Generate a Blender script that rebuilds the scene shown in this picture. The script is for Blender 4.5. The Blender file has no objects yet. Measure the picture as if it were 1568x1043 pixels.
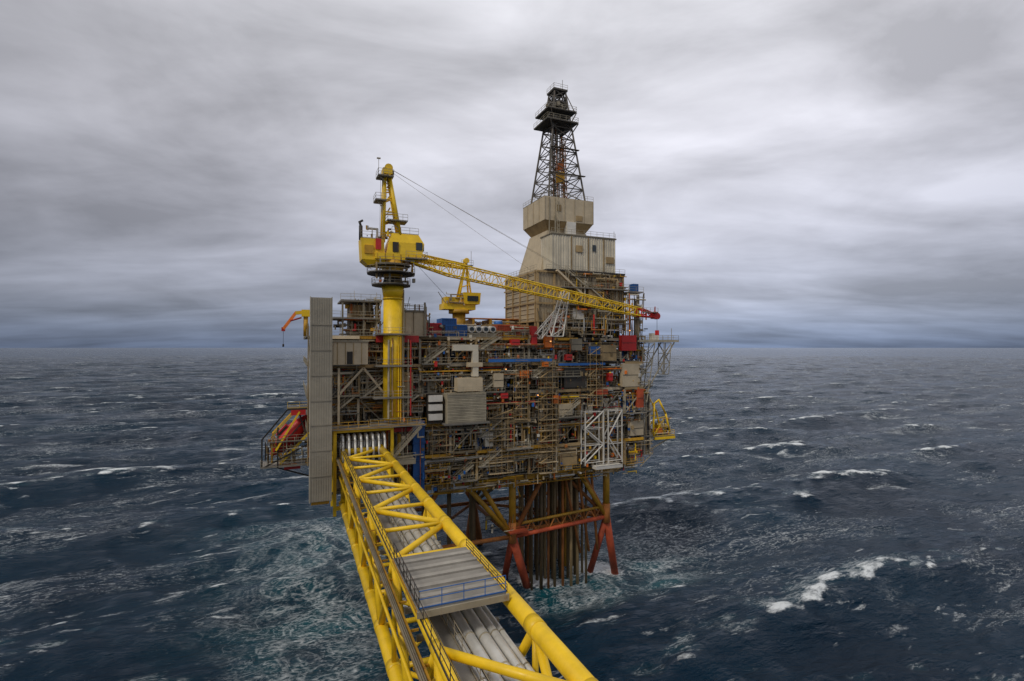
import bpy, math, random
import numpy as np
from mathutils import Vector, Matrix
random.seed(7); rng=np.random.default_rng(11)
R=random.random
def U(a,b): return a+(b-a)*random.random()
A=math.radians(23.07)      # heading of the bridge / platform grid
scene=bpy.context.scene
scene.view_settings.view_transform='Standard'
scene.view_settings.look='None'
scene.view_settings.exposure=0

# ------------------------------------------------------------------ materials
def ramp(nt,stops,interp='LINEAR'):
    r=nt.nodes.new('ShaderNodeValToRGB'); r.color_ramp.interpolation=interp
    e=r.color_ramp.elements
    while len(e)<len(stops): e.new(0.5)
    for k,(p,c) in enumerate(stops):
        e[k].position=p; e[k].color=(c[0],c[1],c[2],1) if hasattr(c,'__len__') else (c,c,c,1)
    return r
def math_n(nt,op,a,b=None,c=None,clamp=False):
    n=nt.nodes.new('ShaderNodeMath'); n.operation=op; n.use_clamp=clamp
    for k,v in enumerate((a,b,c)):
        if v is None: continue
        if isinstance(v,(int,float)): n.inputs[k].default_value=v
        else: nt.links.new(v,n.inputs[k])
    return n.outputs[0]
def mixc(nt,fac,a,b,mode='MIX'):
    n=nt.nodes.new('ShaderNodeMix'); n.data_type='RGBA'; n.blend_type=mode
    for sock,v in ((n.inputs[0],fac),(n.inputs[6],a),(n.inputs[7],b)):
        if isinstance(v,(int,float)): sock.default_value=v if sock==n.inputs[0] else (v,v,v,1)
        elif isinstance(v,tuple): sock.default_value=(v[0],v[1],v[2],1)
        else: nt.links.new(v,sock)
    return n.outputs[2]
def noise(nt,vec,scale,detail=5,rough=.55,dist=0):
    n=nt.nodes.new('ShaderNodeTexNoise')
    n.inputs['Scale'].default_value=scale; n.inputs['Detail'].default_value=detail
    n.inputs['Roughness'].default_value=rough; n.inputs['Distortion'].default_value=dist
    nt.links.new(vec,n.inputs['Vector']); return n.outputs[0]
def mapping(nt,vec,scale=(1,1,1),rot=(0,0,0),loc=(0,0,0)):
    m=nt.nodes.new('ShaderNodeMapping'); nt.links.new(vec,m.inputs[0])
    m.inputs['Scale'].default_value=scale; m.inputs['Rotation'].default_value=rot; m.inputs['Location'].default_value=loc
    return m.outputs[0]
def mrange(nt,v,a,b,c=0,d=1):
    n=nt.nodes.new('ShaderNodeMapRange'); n.clamp=True
    nt.links.new(v,n.inputs[0])
    for k,x in zip((1,2,3,4),(a,b,c,d)): n.inputs[k].default_value=x
    return n.outputs[0]

MATS={}
def mat(name,col,rough=.55,metal=0,rust=.25,var=.35,rustcol=(.16,.06,.02)):
    m=bpy.data.materials.new(name); m.use_nodes=True; nt=m.node_tree
    p=nt.nodes['Principled BSDF']
    tc=nt.nodes.new('ShaderNodeTexCoord').outputs['Object']
    at=nt.nodes.new('ShaderNodeAttribute'); at.attribute_name='tint'
    n1=noise(nt,tc,.45,7,.65)
    f=mrange(nt,n1,.3,.7,1-var,1+var*.35)
    g=math_n(nt,'MULTIPLY',f,at.outputs['Fac'])
    c=mixc(nt,1.0,col,g,'MULTIPLY')
    st=noise(nt,mapping(nt,tc,(1.6,1.6,.22)),1.0,6,.65)
    fine=noise(nt,tc,2.7,5,.7)
    s2=math_n(nt,'ADD',math_n(nt,'MULTIPLY',st,.65),math_n(nt,'MULTIPLY',fine,.35))
    rf=math_n(nt,'MULTIPLY',mrange(nt,s2,.62-.16*rust,.72-.1*rust),min(1,.45+rust))
    c=mixc(nt,rf,c,rustcol)
    nt.links.new(c,p.inputs['Base Color'])
    p.inputs['Metallic'].default_value=metal
    nt.links.new(mrange(nt,fine,.3,.7,rough-.1,min(1,rough+.15)),p.inputs['Roughness'])
    MATS[name]=m; return m
mat('galvanised_steel',(.42,.37,.265),.5,.05,.28)
mat('grey_paint',(.30,.26,.185),.6,0,.38)
mat('dark_steel',(.045,.04,.032),.6,.1,.4)
mat('derrick_steel',(.135,.12,.10),.6,.1,.35)
mat('olive_brown',(.18,.125,.052),.65,0,.5)
mat('beige_cladding',(.54,.445,.30),.6,0,.15,.22)
mat('tan_cladding',(.42,.295,.14),.65,0,.4)
mat('cream_paint',(.68,.62,.49),.55,0,.18,.2)
mat('white_paint',(.70,.67,.60),.5,0,.2,.25)
mat('yellow_paint',(.90,.58,.012),.42,0,.1,.26,(.27,.13,.02))
mat('ochre_paint',(.64,.34,.02),.55,0,.45,.35)
mat('red_paint',(.62,.025,.022),.5,0,.1)
mat('orange_paint',(.78,.19,.02),.5,0,.25)
mat('blue_paint',(.02,.13,.42),.5,0,.1)
mat('rust_steel',(.42,.15,.03),.75,0,.5,.5,(.14,.05,.02))
mat('rust_red',(.52,.085,.028),.7,0,.45,.5,(.16,.05,.022))
mat('pipe_cladding',(.62,.61,.57),.38,.3,.08,.25,(.2,.17,.13))
mat('walkway_grating',(.27,.25,.215),.7,.1,.12)
mat('wind_cladding',(.37,.335,.265),.65,0,.12,.22,(.24,.2,.14))
mat('window_glass',(.02,.03,.035),.12,0,0,.1)
m=bpy.data.materials.new('lamp_lens'); m.use_nodes=True; p=m.node_tree.nodes['Principled BSDF']
p.inputs['Base Color'].default_value=(.9,.5,.2,1)
p.inputs['Emission Color'].default_value=(1,.42,.12,1); p.inputs['Emission Strength'].default_value=1.3
MATS['lamp_lens']=m

# ------------------------------------------------------------------ mesh kit
class Kit:
    """collects parts in platform grid coordinates: u along the front, D away from camera, z up"""
    def __init__(s,name,origin):
        s.name=name; s.o=Vector(origin); s.parts={}; s.cur='body'
    def part(s,n): s.cur=n; return s
    def add(s,m,vs,fs,smooth=False,tint=None):
        if s.cur not in s.parts: s.parts[s.cur]=([],[],[],[],[],{})
        V,F,MI,SM,T,MS=s.parts[s.cur]
        base=len(V); V.extend([(v[0]-s.o[0],v[1]-s.o[1],v[2]-s.o[2]) for v in vs])
        mi=MS.setdefault(m,len(MS)); t=U(.58,1.25) if tint is None else tint
        for k,f in enumerate(fs):
            F.append([i+base for i in f]); MI.append(mi); T.append(t)
            SM.append(smooth and len(f)==4)
    def box(s,m,u0,u1,d0,d1,z0,z1,tint=None):
        vs=[(x,y,z) for z in (z0,z1) for y in (d0,d1) for x in (u0,u1)]
        s.add(m,vs,[(0,2,3,1),(4,5,7,6),(0,1,5,4),(2,6,7,3),(0,4,6,2),(1,3,7,5)],False,tint)
    def frustum(s,m,b,t,z0,z1,tint=None):
        vs=[(b[0],b[2],z0),(b[1],b[2],z0),(b[0],b[3],z0),(b[1],b[3],z0),(t[0],t[2],z1),(t[1],t[2],z1),(t[0],t[3],z1),(t[1],t[3],z1)]
        s.add(m,vs,[(0,2,3,1),(4,5,7,6),(0,1,5,4),(2,6,7,3),(0,4,6,2),(1,3,7,5)],False,tint)
    def tube(s,m,p,q,r,n=8,r2=None,tint=None):
        p=Vector(p);q=Vector(q);d=q-p
        if d.length<1e-4:return
        d.normalize(); a=d.orthogonal().normalized(); b=d.cross(a); r2=r if r2 is None else r2
        vs=[];
        for c,rr in ((p,r),(q,r2)):
            for k in range(n):
                t=2*math.pi*k/n; vs.append(c+a*math.cos(t)*rr+b*math.sin(t)*rr)
        fs=[(k,(k+1)%n,n+(k+1)%n,n+k) for k in range(n)]
        fs+= [tuple(reversed(range(n))),tuple(range(n,2*n))] if n!=4 else [(3,2,1,0),(4,5,6,7)]
        s.add(m,vs,fs,n>=7,tint)
    def path(s,m,pts,r,n=8,tint=None):
        t=U(.75,1.12) if tint is None else tint
        for a,b in zip(pts,pts[1:]):
            a=Vector(a);b=Vector(b);d=(b-a).normalized()*r*.55
            s.tube(m,a-d,b+d,r,n,None,t)
    def beam(s,m,p,q,w,h,tint=None):
        p=Vector(p);q=Vector(q);d=(q-p).normalized()
        up=Vector((0,0,1)) if abs(d.z)<.98 else Vector((0,1,0))
        sd=d.cross(up).normalized(); up=sd.cross(d)
        vs=[c+sd*x*w/2+up*y*h/2 for c in (p,q) for x,y in ((-1,-1),(1,-1),(1,1),(-1,1))]
        s.add(m,vs,[(3,2,1,0),(4,5,6,7),(0,1,5,4),(1,2,6,5),(2,3,7,6),(3,0,4,7)],False,tint)
    def rail(s,m,p,q,h=1.1,sp=1.5,r=.035):
        p=Vector(p);q=Vector(q);L=(q-p).length;n=max(1,int(L/sp));z=Vector((0,0,h))
        for k in range(n+1):
            c=p.lerp(q,k/n); s.tube(m,c,c+z,r,4,None,1)
        for f in (1,.55): s.tube(m,p+z*f,q+z*f,r,4,None,1)
        s.tube(m,p+z*.06,q+z*.06,r*1.6,4,None,.8)
    def stair(s,m,p,q,w=.9):
        p=Vector(p);q=Vector(q)
        for o in (0,w):
            v=Vector((0,o,0)); s.beam(m,p+v,q+v,.08,.3,1)
            for h in (.55,1.1): s.tube(m,p+v+Vector((0,0,h)),q+v+Vector((0,0,h)),.035,4,None,1)
        n=max(2,int(abs(q.z-p.z)/.3))
        for k in range(n+1):
            c=p.lerp(q,k/n); s.box(m,c.x-.15,c.x+.15,c.y,c.y+w,c.z-.02,c.z+.03,.8)
            if k%5==0:
                for o in (0,w): s.tube(m,c+Vector((0,o,0)),c+Vector((0,o,1.1)),.035,4,None,1)
    def lattice(s,m,P,Q,w0,h0,w1,h1,n,rc,rd,ns=6,double=False):
        P=Vector(P);Q=Vector(Q);ax=(Q-P).normalized()
        sd=ax.cross(Vector((0,0,1))) if abs(ax.z)<.95 else Vector((1,0,0))
        sd.normalize(); up=sd.cross(ax).normalized()
        L=[]
        for k in range(n+1):
            f=k/n;c=P.lerp(Q,f);w=w0+(w1-w0)*f;h=h0+(h1-h0)*f
            L.append([c+sd*x*w/2+up*y*h/2 for x,y in ((-1,-1),(1,-1),(1,1),(-1,1))])
        for k in range(n):
            for j in range(4):
                s.tube(m,L[k][j],L[k+1][j],rc,ns,None,1)
                j2=(j+1)%4
                a,b=(j,j2) if (k+j)%2 else (j2,j)
                s.tube(m,L[k][a],L[k+1][b],rd,ns,None,.95)
                if double: s.tube(m,L[k][b],L[k+1][a],rd,ns,None,.95)
        for k in range(n+1):
            for j in range(4): s.tube(m,L[k][j],L[k][(j+1)%4],rd,ns,None,.95)
        return L
    def finish(s):
        e=bpy.data.objects.new(s.name,None); e.empty_display_size=2
        scene.collection.objects.link(e)
        c,si=math.cos(A),math.sin(A)
        e.location=(s.o.x*c-s.o.y*si, s.o.x*si+s.o.y*c, s.o.z); e.rotation_euler=(0,0,A)
        for pn,(V,F,MI,SM,T,MS) in s.parts.items():
            me=bpy.data.meshes.new(pn); me.from_pydata([tuple(v) for v in V],[],F)
            for m in MS: me.materials.append(MATS[m])
            me.polygons.foreach_set('material_index',MI); me.polygons.foreach_set('use_smooth',SM)
            a=me.attributes.new('tint','FLOAT','FACE'); a.data.foreach_set('value',T)
            me.update()
            o=bpy.data.objects.new(pn,me); scene.collection.objects.link(o); o.parent=e
        return e

# ================================================================== PLATFORM
P=Kit('offshore_oil_platform',(38,110,25))
LV=[25,30.5,36,41.5,47,52]
pal=['galvanised_steel']*5+['grey_paint']*4+['tan_cladding']*6+['olive_brown']*4+['beige_cladding']*5+['dark_steel']*6+['cream_paint']*3+['white_paint']+['ochre_paint']*3+['rust_steel','rust_steel','yellow_paint','orange_paint','orange_paint','blue_paint','blue_paint','blue_paint','red_paint','red_paint','red_paint']
pp=['galvanised_steel']*6+['pipe_cladding']*3+['grey_paint']*3+['olive_brown']*3+['tan_cladding']*4+['beige_cladding']*3+['rust_steel','rust_steel','ochre_paint','ochre_paint','cream_paint','yellow_paint','red_paint','orange_paint','dark_steel','dark_steel']
C=random.choice
def clutter(k,u0,u1,d0,d1,z0,z1,n,small=1):
    for _ in range(n):
        t=R(); u=U(u0,u1);d=U(d0,d1);z=U(z0,z1)
        if t<.22:
            w=U(.25,1.3)*small;h=U(.25,1.5)*small;dd=U(.3,1.2)
            k.box(C(pal),u,min(u+w,u1+.3),d,d+dd,z,min(z+h,z1))
        elif t<.47:
            r=C((.05,.07,.09,.12,.16,.2)); L=U(1.2,6); m=C(pp)
            uu=min(u+L,u1); pts=[(u,d,z),(uu,d,z)]
            if R()<.5: pts.append((uu,d,max(z0,z-U(.5,2.5))))
            if R()<.5: pts.insert(0,(u,d,min(z1,z+U(.5,2.5))))
            k.path(m,pts,r,6)
        elif t<.75:
            r=C((.05,.07,.09,.12,.18)); k.tube(C(pp),(u,d,z0+U(0,1.5)),(u,d,z1-U(0,2)),r,6)
        elif t<.82:
            r=U(.25,.7)*small; L=U(.8,2.2); k.tube(C(pal),(u,d+1,z),(min(u+L,u1),d+1,z),r,10)
        elif t<.88:
            r=U(.25,.6)*small; k.tube(C(pal),(u,d+1,z0+.1),(u,d+1,min(z1,z0+U(1,2.8))),r,10)
        elif t<.92:
            k.beam(C(['galvanised_steel','olive_brown','grey_paint']),(u,d,z0),(u+U(-2,2),d,z1),.12,.12)
        else:
            k.box(C(['grey_paint','galvanised_steel']),u,min(u+U(1,4),u1),d,d+.5,z,z+.12)
P.part('interior_bulkheads')
P.box('olive_brown',8,67,100,128,25.6,51.4,.5)
for i in range(50):
    u=U(8,65);z=C(LV[:-1]); P.box(C(['tan_cladding','olive_brown','grey_paint','dark_steel','dark_steel','beige_cladding']),u,u+U(1.5,4),99.2+R()*.6,100.1,z+.1,z+U(2.5,4.6))
P.part('deck_plates')
for i,z in enumerate(LV):
    d0=92.6 if i>1 else 93.6
    P.box('dark_steel',5.4,69.8,d0,131,z-.35,z)
bays=[5.4,10.4,15.6,21.2,26.6,32,37.4,42.9,48.6,54.2,59.8,65.2,70]
for li in range(5):
    z0,z1=LV[li],LV[li+1]
    for bi in range(12):
        u0,u1=bays[bi],bays[bi+1]
        dF=C((91.4,92,92.4,92.9))
        if li<2 and bi<3: dF=95
        if li==4 and 3<=bi<=6: dF=92.6
        P.part('primary_steel')
        cm=C(['tan_cladding','olive_brown','grey_paint','galvanised_steel','beige_cladding','tan_cladding'])
        P.box(cm,u0-.2,u0+.2,dF,dF+.5,z0+.01,z1-.36)
        P.box(C(['tan_cladding','grey_paint','olive_brown','beige_cladding','tan_cladding','ochre_paint'] if li else ['ochre_paint','tan_cladding']),u0+.01,u1-.01,dF-.05-.04*R(),dF+.35,z1-.55,z1-.02)
        if dF<92.6: P.box('dark_steel',u0,u1,dF+.36,92.62,z1-.3,z1-.03)
        r=R(); bw=U(.16,.24)
        if r<.16: P.beam(cm,(u0+.2,dF+.2,z0),(u1-.2,dF+.2,z1-.7),bw,bw)
        elif r<.3: P.beam(cm,(u0+.2,dF+.2,z1-.7),(u1-.2,dF+.2,z0),bw,bw)
        elif r<.4:
            mu=(u0+u1)/2; P.beam(cm,(u0+.2,dF+.2,z0),(mu,dF+.2,z1-.7),bw,bw);P.beam(cm,(u1-.2,dF+.2,z0),(mu,dF+.25,z1-.7),bw,bw)
        P.part('process_pipework')
        clutter(P,u0,u1,dF+.2,dF+1.6,z0+.1,z1-.6,28,.5)
        clutter(P,u0,u1,dF+1.6,dF+5.5,z0+.1,z1-.5,26,1.1)
        for _ in range(random.randint(3,5)):
            zz=z1-.7-R()*1.4; P.tube(C(pp),(u0-U(0,3),dF+U(.2,1),zz),(u1+U(0,3),dF+U(.2,1),zz),C((.05,.07,.1,.14)),6)
        if R()<.6:
            P.part('mezzanines'); zz=z0+U(2.1,2.9); a=u0+U(0,1.5); b=u1-U(0,1.5)
            P.box(C(['tan_cladding','galvanised_steel','grey_paint']),a,b,dF+.15,dF+1.3,zz-.22,zz,1); P.rail(C(['galvanised_steel','cream_paint','ochre_paint']),(a,dF+.15,zz),(b,dF+.15,zz),1,1.2)
        if R()<.5:
            P.part('equipment_cabins'); m=C(['beige_cladding','beige_cladding','cream_paint','tan_cladding','galvanised_steel','olive_brown','rust_steel','blue_paint'])
            a=u0+U(.3,1.5);b=min(u1-.3,a+U(1.6,3.6)); h=U(2.2,3.9); P.box(m,a,b,dF+.9,dF+3,z0+.02,z0+h,1)
            P.box('dark_steel',a+.4,a+1.1,dF+.86,dF+.95,z0+.1,z0+2.05)
            for k in range(int((b-a)/.5)): P.box(m,a+k*.5,a+k*.5+.06,dF+.84,dF+.9,z0+.05,z0+h,.7)
        P.part('handrails')
        if R()<.85: P.rail(C(['galvanised_steel','galvanised_steel','cream_paint','ochre_paint','grey_paint']),(u0,dF+.02,z0),(u1,dF+.02,z0))
        if R()<.5 and not (li<2 and bi<3):
            P.part('outboard_walkways'); dw=dF-1.3; zz=z0+C((0,0,2.6))
            P.box('walkway_grating',u0+.05,u1-.05,dw,dF-.12,zz-.14,zz-.02); P.rail('galvanised_steel',(u0+.05,dw,zz),(u1-.05,dw,zz))
            for u in (u0+.4,u1-.6): P.beam('galvanised_steel',(u,dw+.1,zz-.15),(u,dF,zz-1.1),.1,.12)
            if R()<.6: P.stair('galvanised_steel',(u0+.6,dw+.1,zz),(u1-.8,dw+.1,min(z1,zz+2.9)),.8)
P.part('pipe_racks')
for _ in range(60):
    z=C(LV[1:])-U(.9,2.3); u=U(16,50); L=U(6,20); d=U(91.2,92.4)
    if z<36: u=max(u,22)
    m=C(pp); r=C((.05,.06,.08,.1,.13)); pts=[(u,d,z),(min(u+L,69),d,z)]
    if R()<.6: pts.append((pts[-1][0],d,z-U(1,5)))
    P.path(m,pts,r,6)
P.part('small_fittings')
for _ in range(700):
    u=U(21,69);z=U(25,52);d=U(90.9,92.3);s_=U(.12,.5)
    P.box(C(pal+['red_paint','orange_paint','blue_paint','white_paint','yellow_paint']*2),u,u+s_,d,d+.3,z,z+s_*U(.6,2))
P.part('cellar_deck_girders')
for d in (94,98,104,110,116,122,128):
    P.box('ochre_paint' if d<100 else 'olive_brown',14 if d>100 else 20,69.5,d,d+.5,23.4,24.63)
for k in range(20):
    u=20.5+k*2.5; P.box(C(['ochre_paint','olive_brown','tan_cladding']),u,u+.3,94.6,129,23.7,24.6)
for k in range(9):
    u=21+k*5.4; P.box('tan_cladding',u,u+.35,93.1,94,22.9+R(),24.6)
clutter(P,21,69,92.2,93.8,22.6,25,110,.5)
P.part('underdeck_pipework')
for _ in range(60):
    u=U(21,66); P.tube(C(['rust_steel','ochre_paint','olive_brown','galvanised_steel']),(u,U(94,110),24.6),(u,U(94,110),U(20,23.4)),.1,6)
for z,u0,u1 in ((22.9,22,44),(23.1,30,66),(22.6,24,60)):
    P.tube('ochre_paint',(u0,93.2+R(),z),(u1,93.2+R(),z),.12,6)
P.part('scaffolding')
for (u0,u1,z0,z1,d) in ((44.6,48.4,25.2,47.5,90.2),(34,39,26,38,90.6),(23,27,30,36,90.6),(56,59,38,50,90.5),(39.5,42,36,47,90.8)):
    n=int((u1-u0)/1.2)
    for k in range(n+1):
        u=u0+(u1-u0)*k/n
        for dd in (d,d+1.1): P.tube('tan_cladding',(u,dd,z0),(u,dd,z1),.05,4)
    z=z0
    fl=0
    while z<z1:
        for dd in (d,d+1.1): P.tube('tan_cladding',(u0,dd,z),(u1,dd,z),.05,4); P.tube('tan_cladding',(u0,dd,z+1),(u1,dd,z+1),.04,4)
        P.box('beige_cladding',u0,u1,d+.08,d+1,z-.06,z,U(.8,1.1))
        a,b=(u0+.2,u1-.2) if fl%2 else (u1-.2,u0+.2)
        P.beam('tan_cladding',(a,d+.5,z),(b,d+.5,min(z+2.1,z1)),.4,.08); fl+=1
        z+=2.1
# ---- individual features on the front
P.part('louvre_house')
P.box('galvanised_steel',25.2,32.6,88.6,91.2,36.4,41.7,1.0)
for k in range(17): P.box('galvanised_steel',25.25,32.55,88.5,88.63,36.6+k*.3,36.74+k*.3,1.1 if k%2 else .85)
P.box('beige_cladding',27.2,32,88.9,91,42,44.4,1); P.box('walkway_grating',24.6,33.2,88.2,91.3,36.1,36.38)
P.rail('galvanised_steel',(24.6,88.25,41.75),(33.2,88.25,41.75))
for z in (37,38.7,40.3): P.box('white_paint',22.1,24.6,89.5,91.2,z,z+1.1,.85)
P.box('dark_steel',22,24.7,90.2,91.3,36.4,41.6)
P.part('supply_duct')
P.box('cream_paint',26.8,31.6,90.2,91.2,49.4,50.5,.9); P.box('cream_paint',30.5,31.6,90.1,91.2,44.6,49.38,.9); P.box('beige_cladding',29.6,32.4,90,91.3,46.4,47.2,1)
P.part('blue_column'); P.box('blue_paint',19.4,21.4,89.8,91.4,24,37,.65)
for z in (27,30,33,36): P.box('blue_paint',19.25,21.55,89.6,91.6,z,z+.3,.5)
P.part('red_girder'); P.box('red_paint',13.2,20.6,90.9,91.9,50.9,52.1,.7); P.box('red_paint',15,21,90.4,91.3,35.2,35.9,.7)
P.part('switch_room'); P.box('beige_cladding',6,11.6,89.8,93,47.1,50.9,1.05); P.box('grey_paint',5.8,11.8,89.6,93.1,50.92,51.2)
for u in (6.6,7.9,9.2,10.5): P.box('tan_cladding',u,u+.12,89.72,89.82,47.2,50.8)
P.box('dark_steel',8.2,9.1,89.7,89.82,47.2,49.3)
P.part('left_bracing')
for a,b in (((7,91,42),(11,91,46.5)),((11,91,46.5),(14.5,91,42)),((7,91,46.5),(7,91,37))): P.beam('beige_cladding',a,b,.36,.36,1)
P.part('white_frame')
def V2(a,b,r=.16): P.tube('white_paint',a,b,r,6,None,.85)
for d in (90,91.6):
    for u in (54.5,58.8,60,63.4): V2((u,d,26),(u,d,37),.15)
    for z in (26.5,30,33.5,36.8):
        V2((54.5,d,z),(58.8,d,z),.09); V2((60,d,z),(63.4,d,z),.09)
    V2((54.5,d,26.5),(58.8,d,30));V2((58.8,d,30),(54.5,d,33.5));V2((54.5,d,33.5),(58.8,d,36.8)); V2((63.4,d,26.5),(60,d,31.5)); V2((60,d,31.5),(63.4,d,36.8))
P.box('white_paint',56.4,62.8,88.9,90.6,25.2,25.8,.9); P.rail('white_paint',(56.4,88.9,25.8),(62.8,88.9,25.8))
P.part('boom_rest')
P.lattice('white_paint',(47.3,89.6,52.2),(49.6,89.3,61.2),2.6,2.2,1.2,1.2,5,.13,.08)
P.lattice('white_paint',(44.3,91,52.2),(48.6,91,57),1.4,1.4,1,1,3,.1,.07)
P.part('blue_walkway'); P.box('blue_paint',34,47.5,91,91.3,47.2,47.75,1.1); P.box('blue_paint',49,60,91,91.3,46.3,46.8,.9)
P.rail('galvanised_steel',(34,91,47.8),(47.5,91,47.8))
P.part('cladding_panels')
for (m,u0,u1,z0,z1,d) in (('beige_cladding',64.5,69,41.6,46.5,91.3),('dark_steel',50.5,55.5,41.8,46,91.5),('tan_cladding',59,63,47.2,50.5,91.3),('beige_cladding',49,52,36.3,38.6,90.8),
    ('tan_cladding',16.8,19.6,42,45.6,91),('beige_cladding',35,37,42.4,45,91),('red_paint',64.2,68,49.3,52.6,91.1),('orange_paint',46,47.5,50,52.4,91.1),('blue_paint',14.7,16.6,36.6,39,91.2),
    ('dark_steel',44,55,36.8,40.8,92.9),('orange_paint',40.6,42.5,44,45.5,91.2),('rust_red',48.8,51.2,53,56.5,94),('rust_red',68.3,69.9,37,41,91.2),('beige_cladding',66.6,70,31,34,91.4),('grey_paint',52,54.4,49.4,51.8,91),
    ('red_paint',36.5,38,40.2,41.2,91.1),('orange_paint',47.8,48.9,38.8,40.4,90.9),('red_paint',38.8,40.6,50.4,51.6,91.4),('red_paint',61,62,43,44.6,91.2),('cream_paint',33.4,35,31.2,33.8,91.3),('tan_cladding',49.5,53.5,26,29.6,91.6),
    ('red_paint',43.2,44.4,50.2,54.2,91.5),('blue_paint',56.6,58.8,48.6,50.2,91.1),('red_paint',50.8,52.2,47.4,48.6,91.2),('rust_red',57.8,60.6,40.2,41.2,90.9),('orange_paint',45.2,46.2,46.2,47.1,90.1)):
    P.box(m,u0,u1,d,d+1,z0,z1,.9)
    P.box('dark_steel',u0+.1,u1-.1,d-.06,d+.02,(z0+z1)/2,(z0+z1)/2+.08)
P.part('upper_left_module')
for u in (7.5,11,13.2,17.8,21.8): 
    P.box('grey_paint',u,u+.3,92,92.3,52,58.2)
P.box('walkway_grating',7.3,14,91.8,99,57.9,58.15); P.rail('galvanised_steel',(7.3,91.8,58.15),(14,91.8,58.15))
P.box('walkway_grating',5.6,14,91.6,99,54.9,55.1); P.rail('galvanised_steel',(5.6,91.6,55.1),(14,91.6,55.1))
P.rail('galvanised_steel',(5.6,91.6,52),(22,91.6,52))
P.box('beige_cladding',17.9,21.9,92.4,98,52,56.4,.95); P.box('grey_paint',17.6,22.2,92.2,98.2,56.42,56.7); P.rail('galvanised_steel',(17.6,92.2,56.7),(22.2,92.2,56.7))
P.box('tan_cladding',9,13,94,99,52,57.5,.8)
clutter(P,6,14,91.8,94,52.1,55,40,.7); clutter(P,8,14,92,95,55.2,58.6,34,.6); clutter(P,17,23,92,94,52,58,36,.5)
for k in range(7): u=U(6,22); P.tube('galvanised_steel',(u,U(92,96),57),(u,U(92,96),U(59,60.5)),.05,4)
P.part('pipe_deck')
P.rail('galvanised_steel',(22,92.2,52),(46,92.2,52))
clutter(P,22,46,93,97,52,54.3,110,.6)
clutter(P,22,46,100,112,52,55.6,80,1.1)
for k in range(12): P.tube('orange_paint' if k%3 else 'rust_steel',(34,104+k*.35,56.2+.02*k),(46,104+k*.35,56.2),.14,6)
for u in (35,39,43): P.box('ochre_paint',u,u+.4,103.5,109,52,56)
P.box('tan_cladding',37,45.6,98,104,52,54.8,.9)
P.part('side_platforms')
P.box('galvanised_steel',69.4,80,91.6,97,51.2,51.6,1.1); P.rail('galvanised_steel',(69.4,91.7,51.6),(80,91.7,51.6)); P.rail('galvanised_steel',(80,91.7,51.6),(80,97,51.6)); P.rail('galvanised_steel',(69.4,97,51.6),(80,97,51.6))
P.lattice('galvanised_steel',(71.8,92.6,51),(70.2,92.6,38),3,2,2,1.6,6,.11,.07)
P.lattice('galvanised_steel',(77,92.8,51),(76.6,92.8,44),2,2,1.6,1.6,3,.1,.07)
P.beam('galvanised_steel',(79,92,51.1),(71,92,40),.22,.22,1.1); P.beam('galvanised_steel',(79,96.6,51.1),(71,96.6,40),.22,.22,1.1)
P.tube('galvanised_steel',(78.4,92.2,51.6),(78.4,92.2,54.3),.07,6)
P.box('white_paint',74,75.6,93,94.6,51.62,53.2,1)
for z in (41.5,36,30.5,26.5):
    P.box('walkway_grating',70,73.2,92.3,120,z-.2,z); P.rail('galvanised_steel',(70,92.3,z),(73.2,92.3,z)); P.rail('ochre_paint',(73.2,92.3,z),(73.2,120,z))
    P.beam('galvanised_steel',(73,92.6,z-.2),(70,92.6,z-2.6),.2,.2)
clutter(P,69.6,73,92.4,94.5,26,41,110,.7)
clutter(P,66.5,71.5,92,94,47,62,70,.6)
P.box('walkway_grating',67,71,92.5,99,62,62.2); P.rail('galvanised_steel',(67,92.5,62.2),(71,92.5,62.2)); P.box('blue_paint',68.6,70,93,94.5,62.3,64,.8)
P.part('left_side_gallery')
for z in (36,41.5,47,52): P.box('walkway_grating',2,5.4,92.6,125,z-.2,z); P.rail('galvanised_steel',(2,92.6,z),(2,125,z))
clutter(P,2.2,5.6,89,93,30,54,90,.6)
P.part('bridge_landing')
for u in (6,15.2): P.box('yellow_paint',u,u+.5,88.2,88.7,22.5,36.6,1); P.box('yellow_paint',u,u+.5,94,94.5,22.5,36,1)
P.box('yellow_paint',6.51,15.19,88.15,88.65,36,36.55,1); P.box('yellow_paint',6.51,15.19,88.2,88.7,23.4,24,1)
P.box('dark_steel',6.6,15.1,88.8,94,30.3,30.5); P.beam('yellow_paint',(6.2,88.4,24),(6.2,94,33),.3,.3)
P.box('walkway_grating',5,21,87,91.5,36.58,36.75); P.rail('ochre_paint',(5,87,36.75),(21,87,36.75))
for k in range(8):
    u=7.4+k*.95; P.path('pipe_cladding',[(u,86.5,31.6),(u,87.2,34.6),(u,87.7,35.4),(u,88.8,35.5),(u,90.2,35.3),(u,90.9,34.2),(u,91.4,31)],.2,8,1.05)
P.box('grey_paint',15,19,86,90,30.4,31.2); P.rail('grey_paint',(14.8,86,31.2),(19,86,31.2)); P.stair('grey_paint',(15,86.2,31.2),(20,86.2,36.5))
clutter(P,15,21,89,94,25,36,90,.8)
P.part('drill_floor_module')
P.box('beige_cladding',46,67.4,95,112,55.4,66,.78)
P.box('dark_steel',46.5,67,96,111,52,55.4)
for u in (46,49.8,53.4,57,60.6,64.2,67): P.box('tan_cladding',u,u+.4,94.7,95,52.3,66,1.1)
for z in (55.3,59,62.6,65.6): P.box('tan_cladding',45.9,67.5,94.6-.03*(z>60),94.72,z,z+.35,1)
for d in (95.2,99,103,107,111): P.box('tan_cladding',45.7,46,d,d+.35,52.2,66,1)
for z in (55.3,59.2,62.8,65.5): P.box('tan_cladding',45.62,45.7,95,112,z,z+.3,.9)
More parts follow.
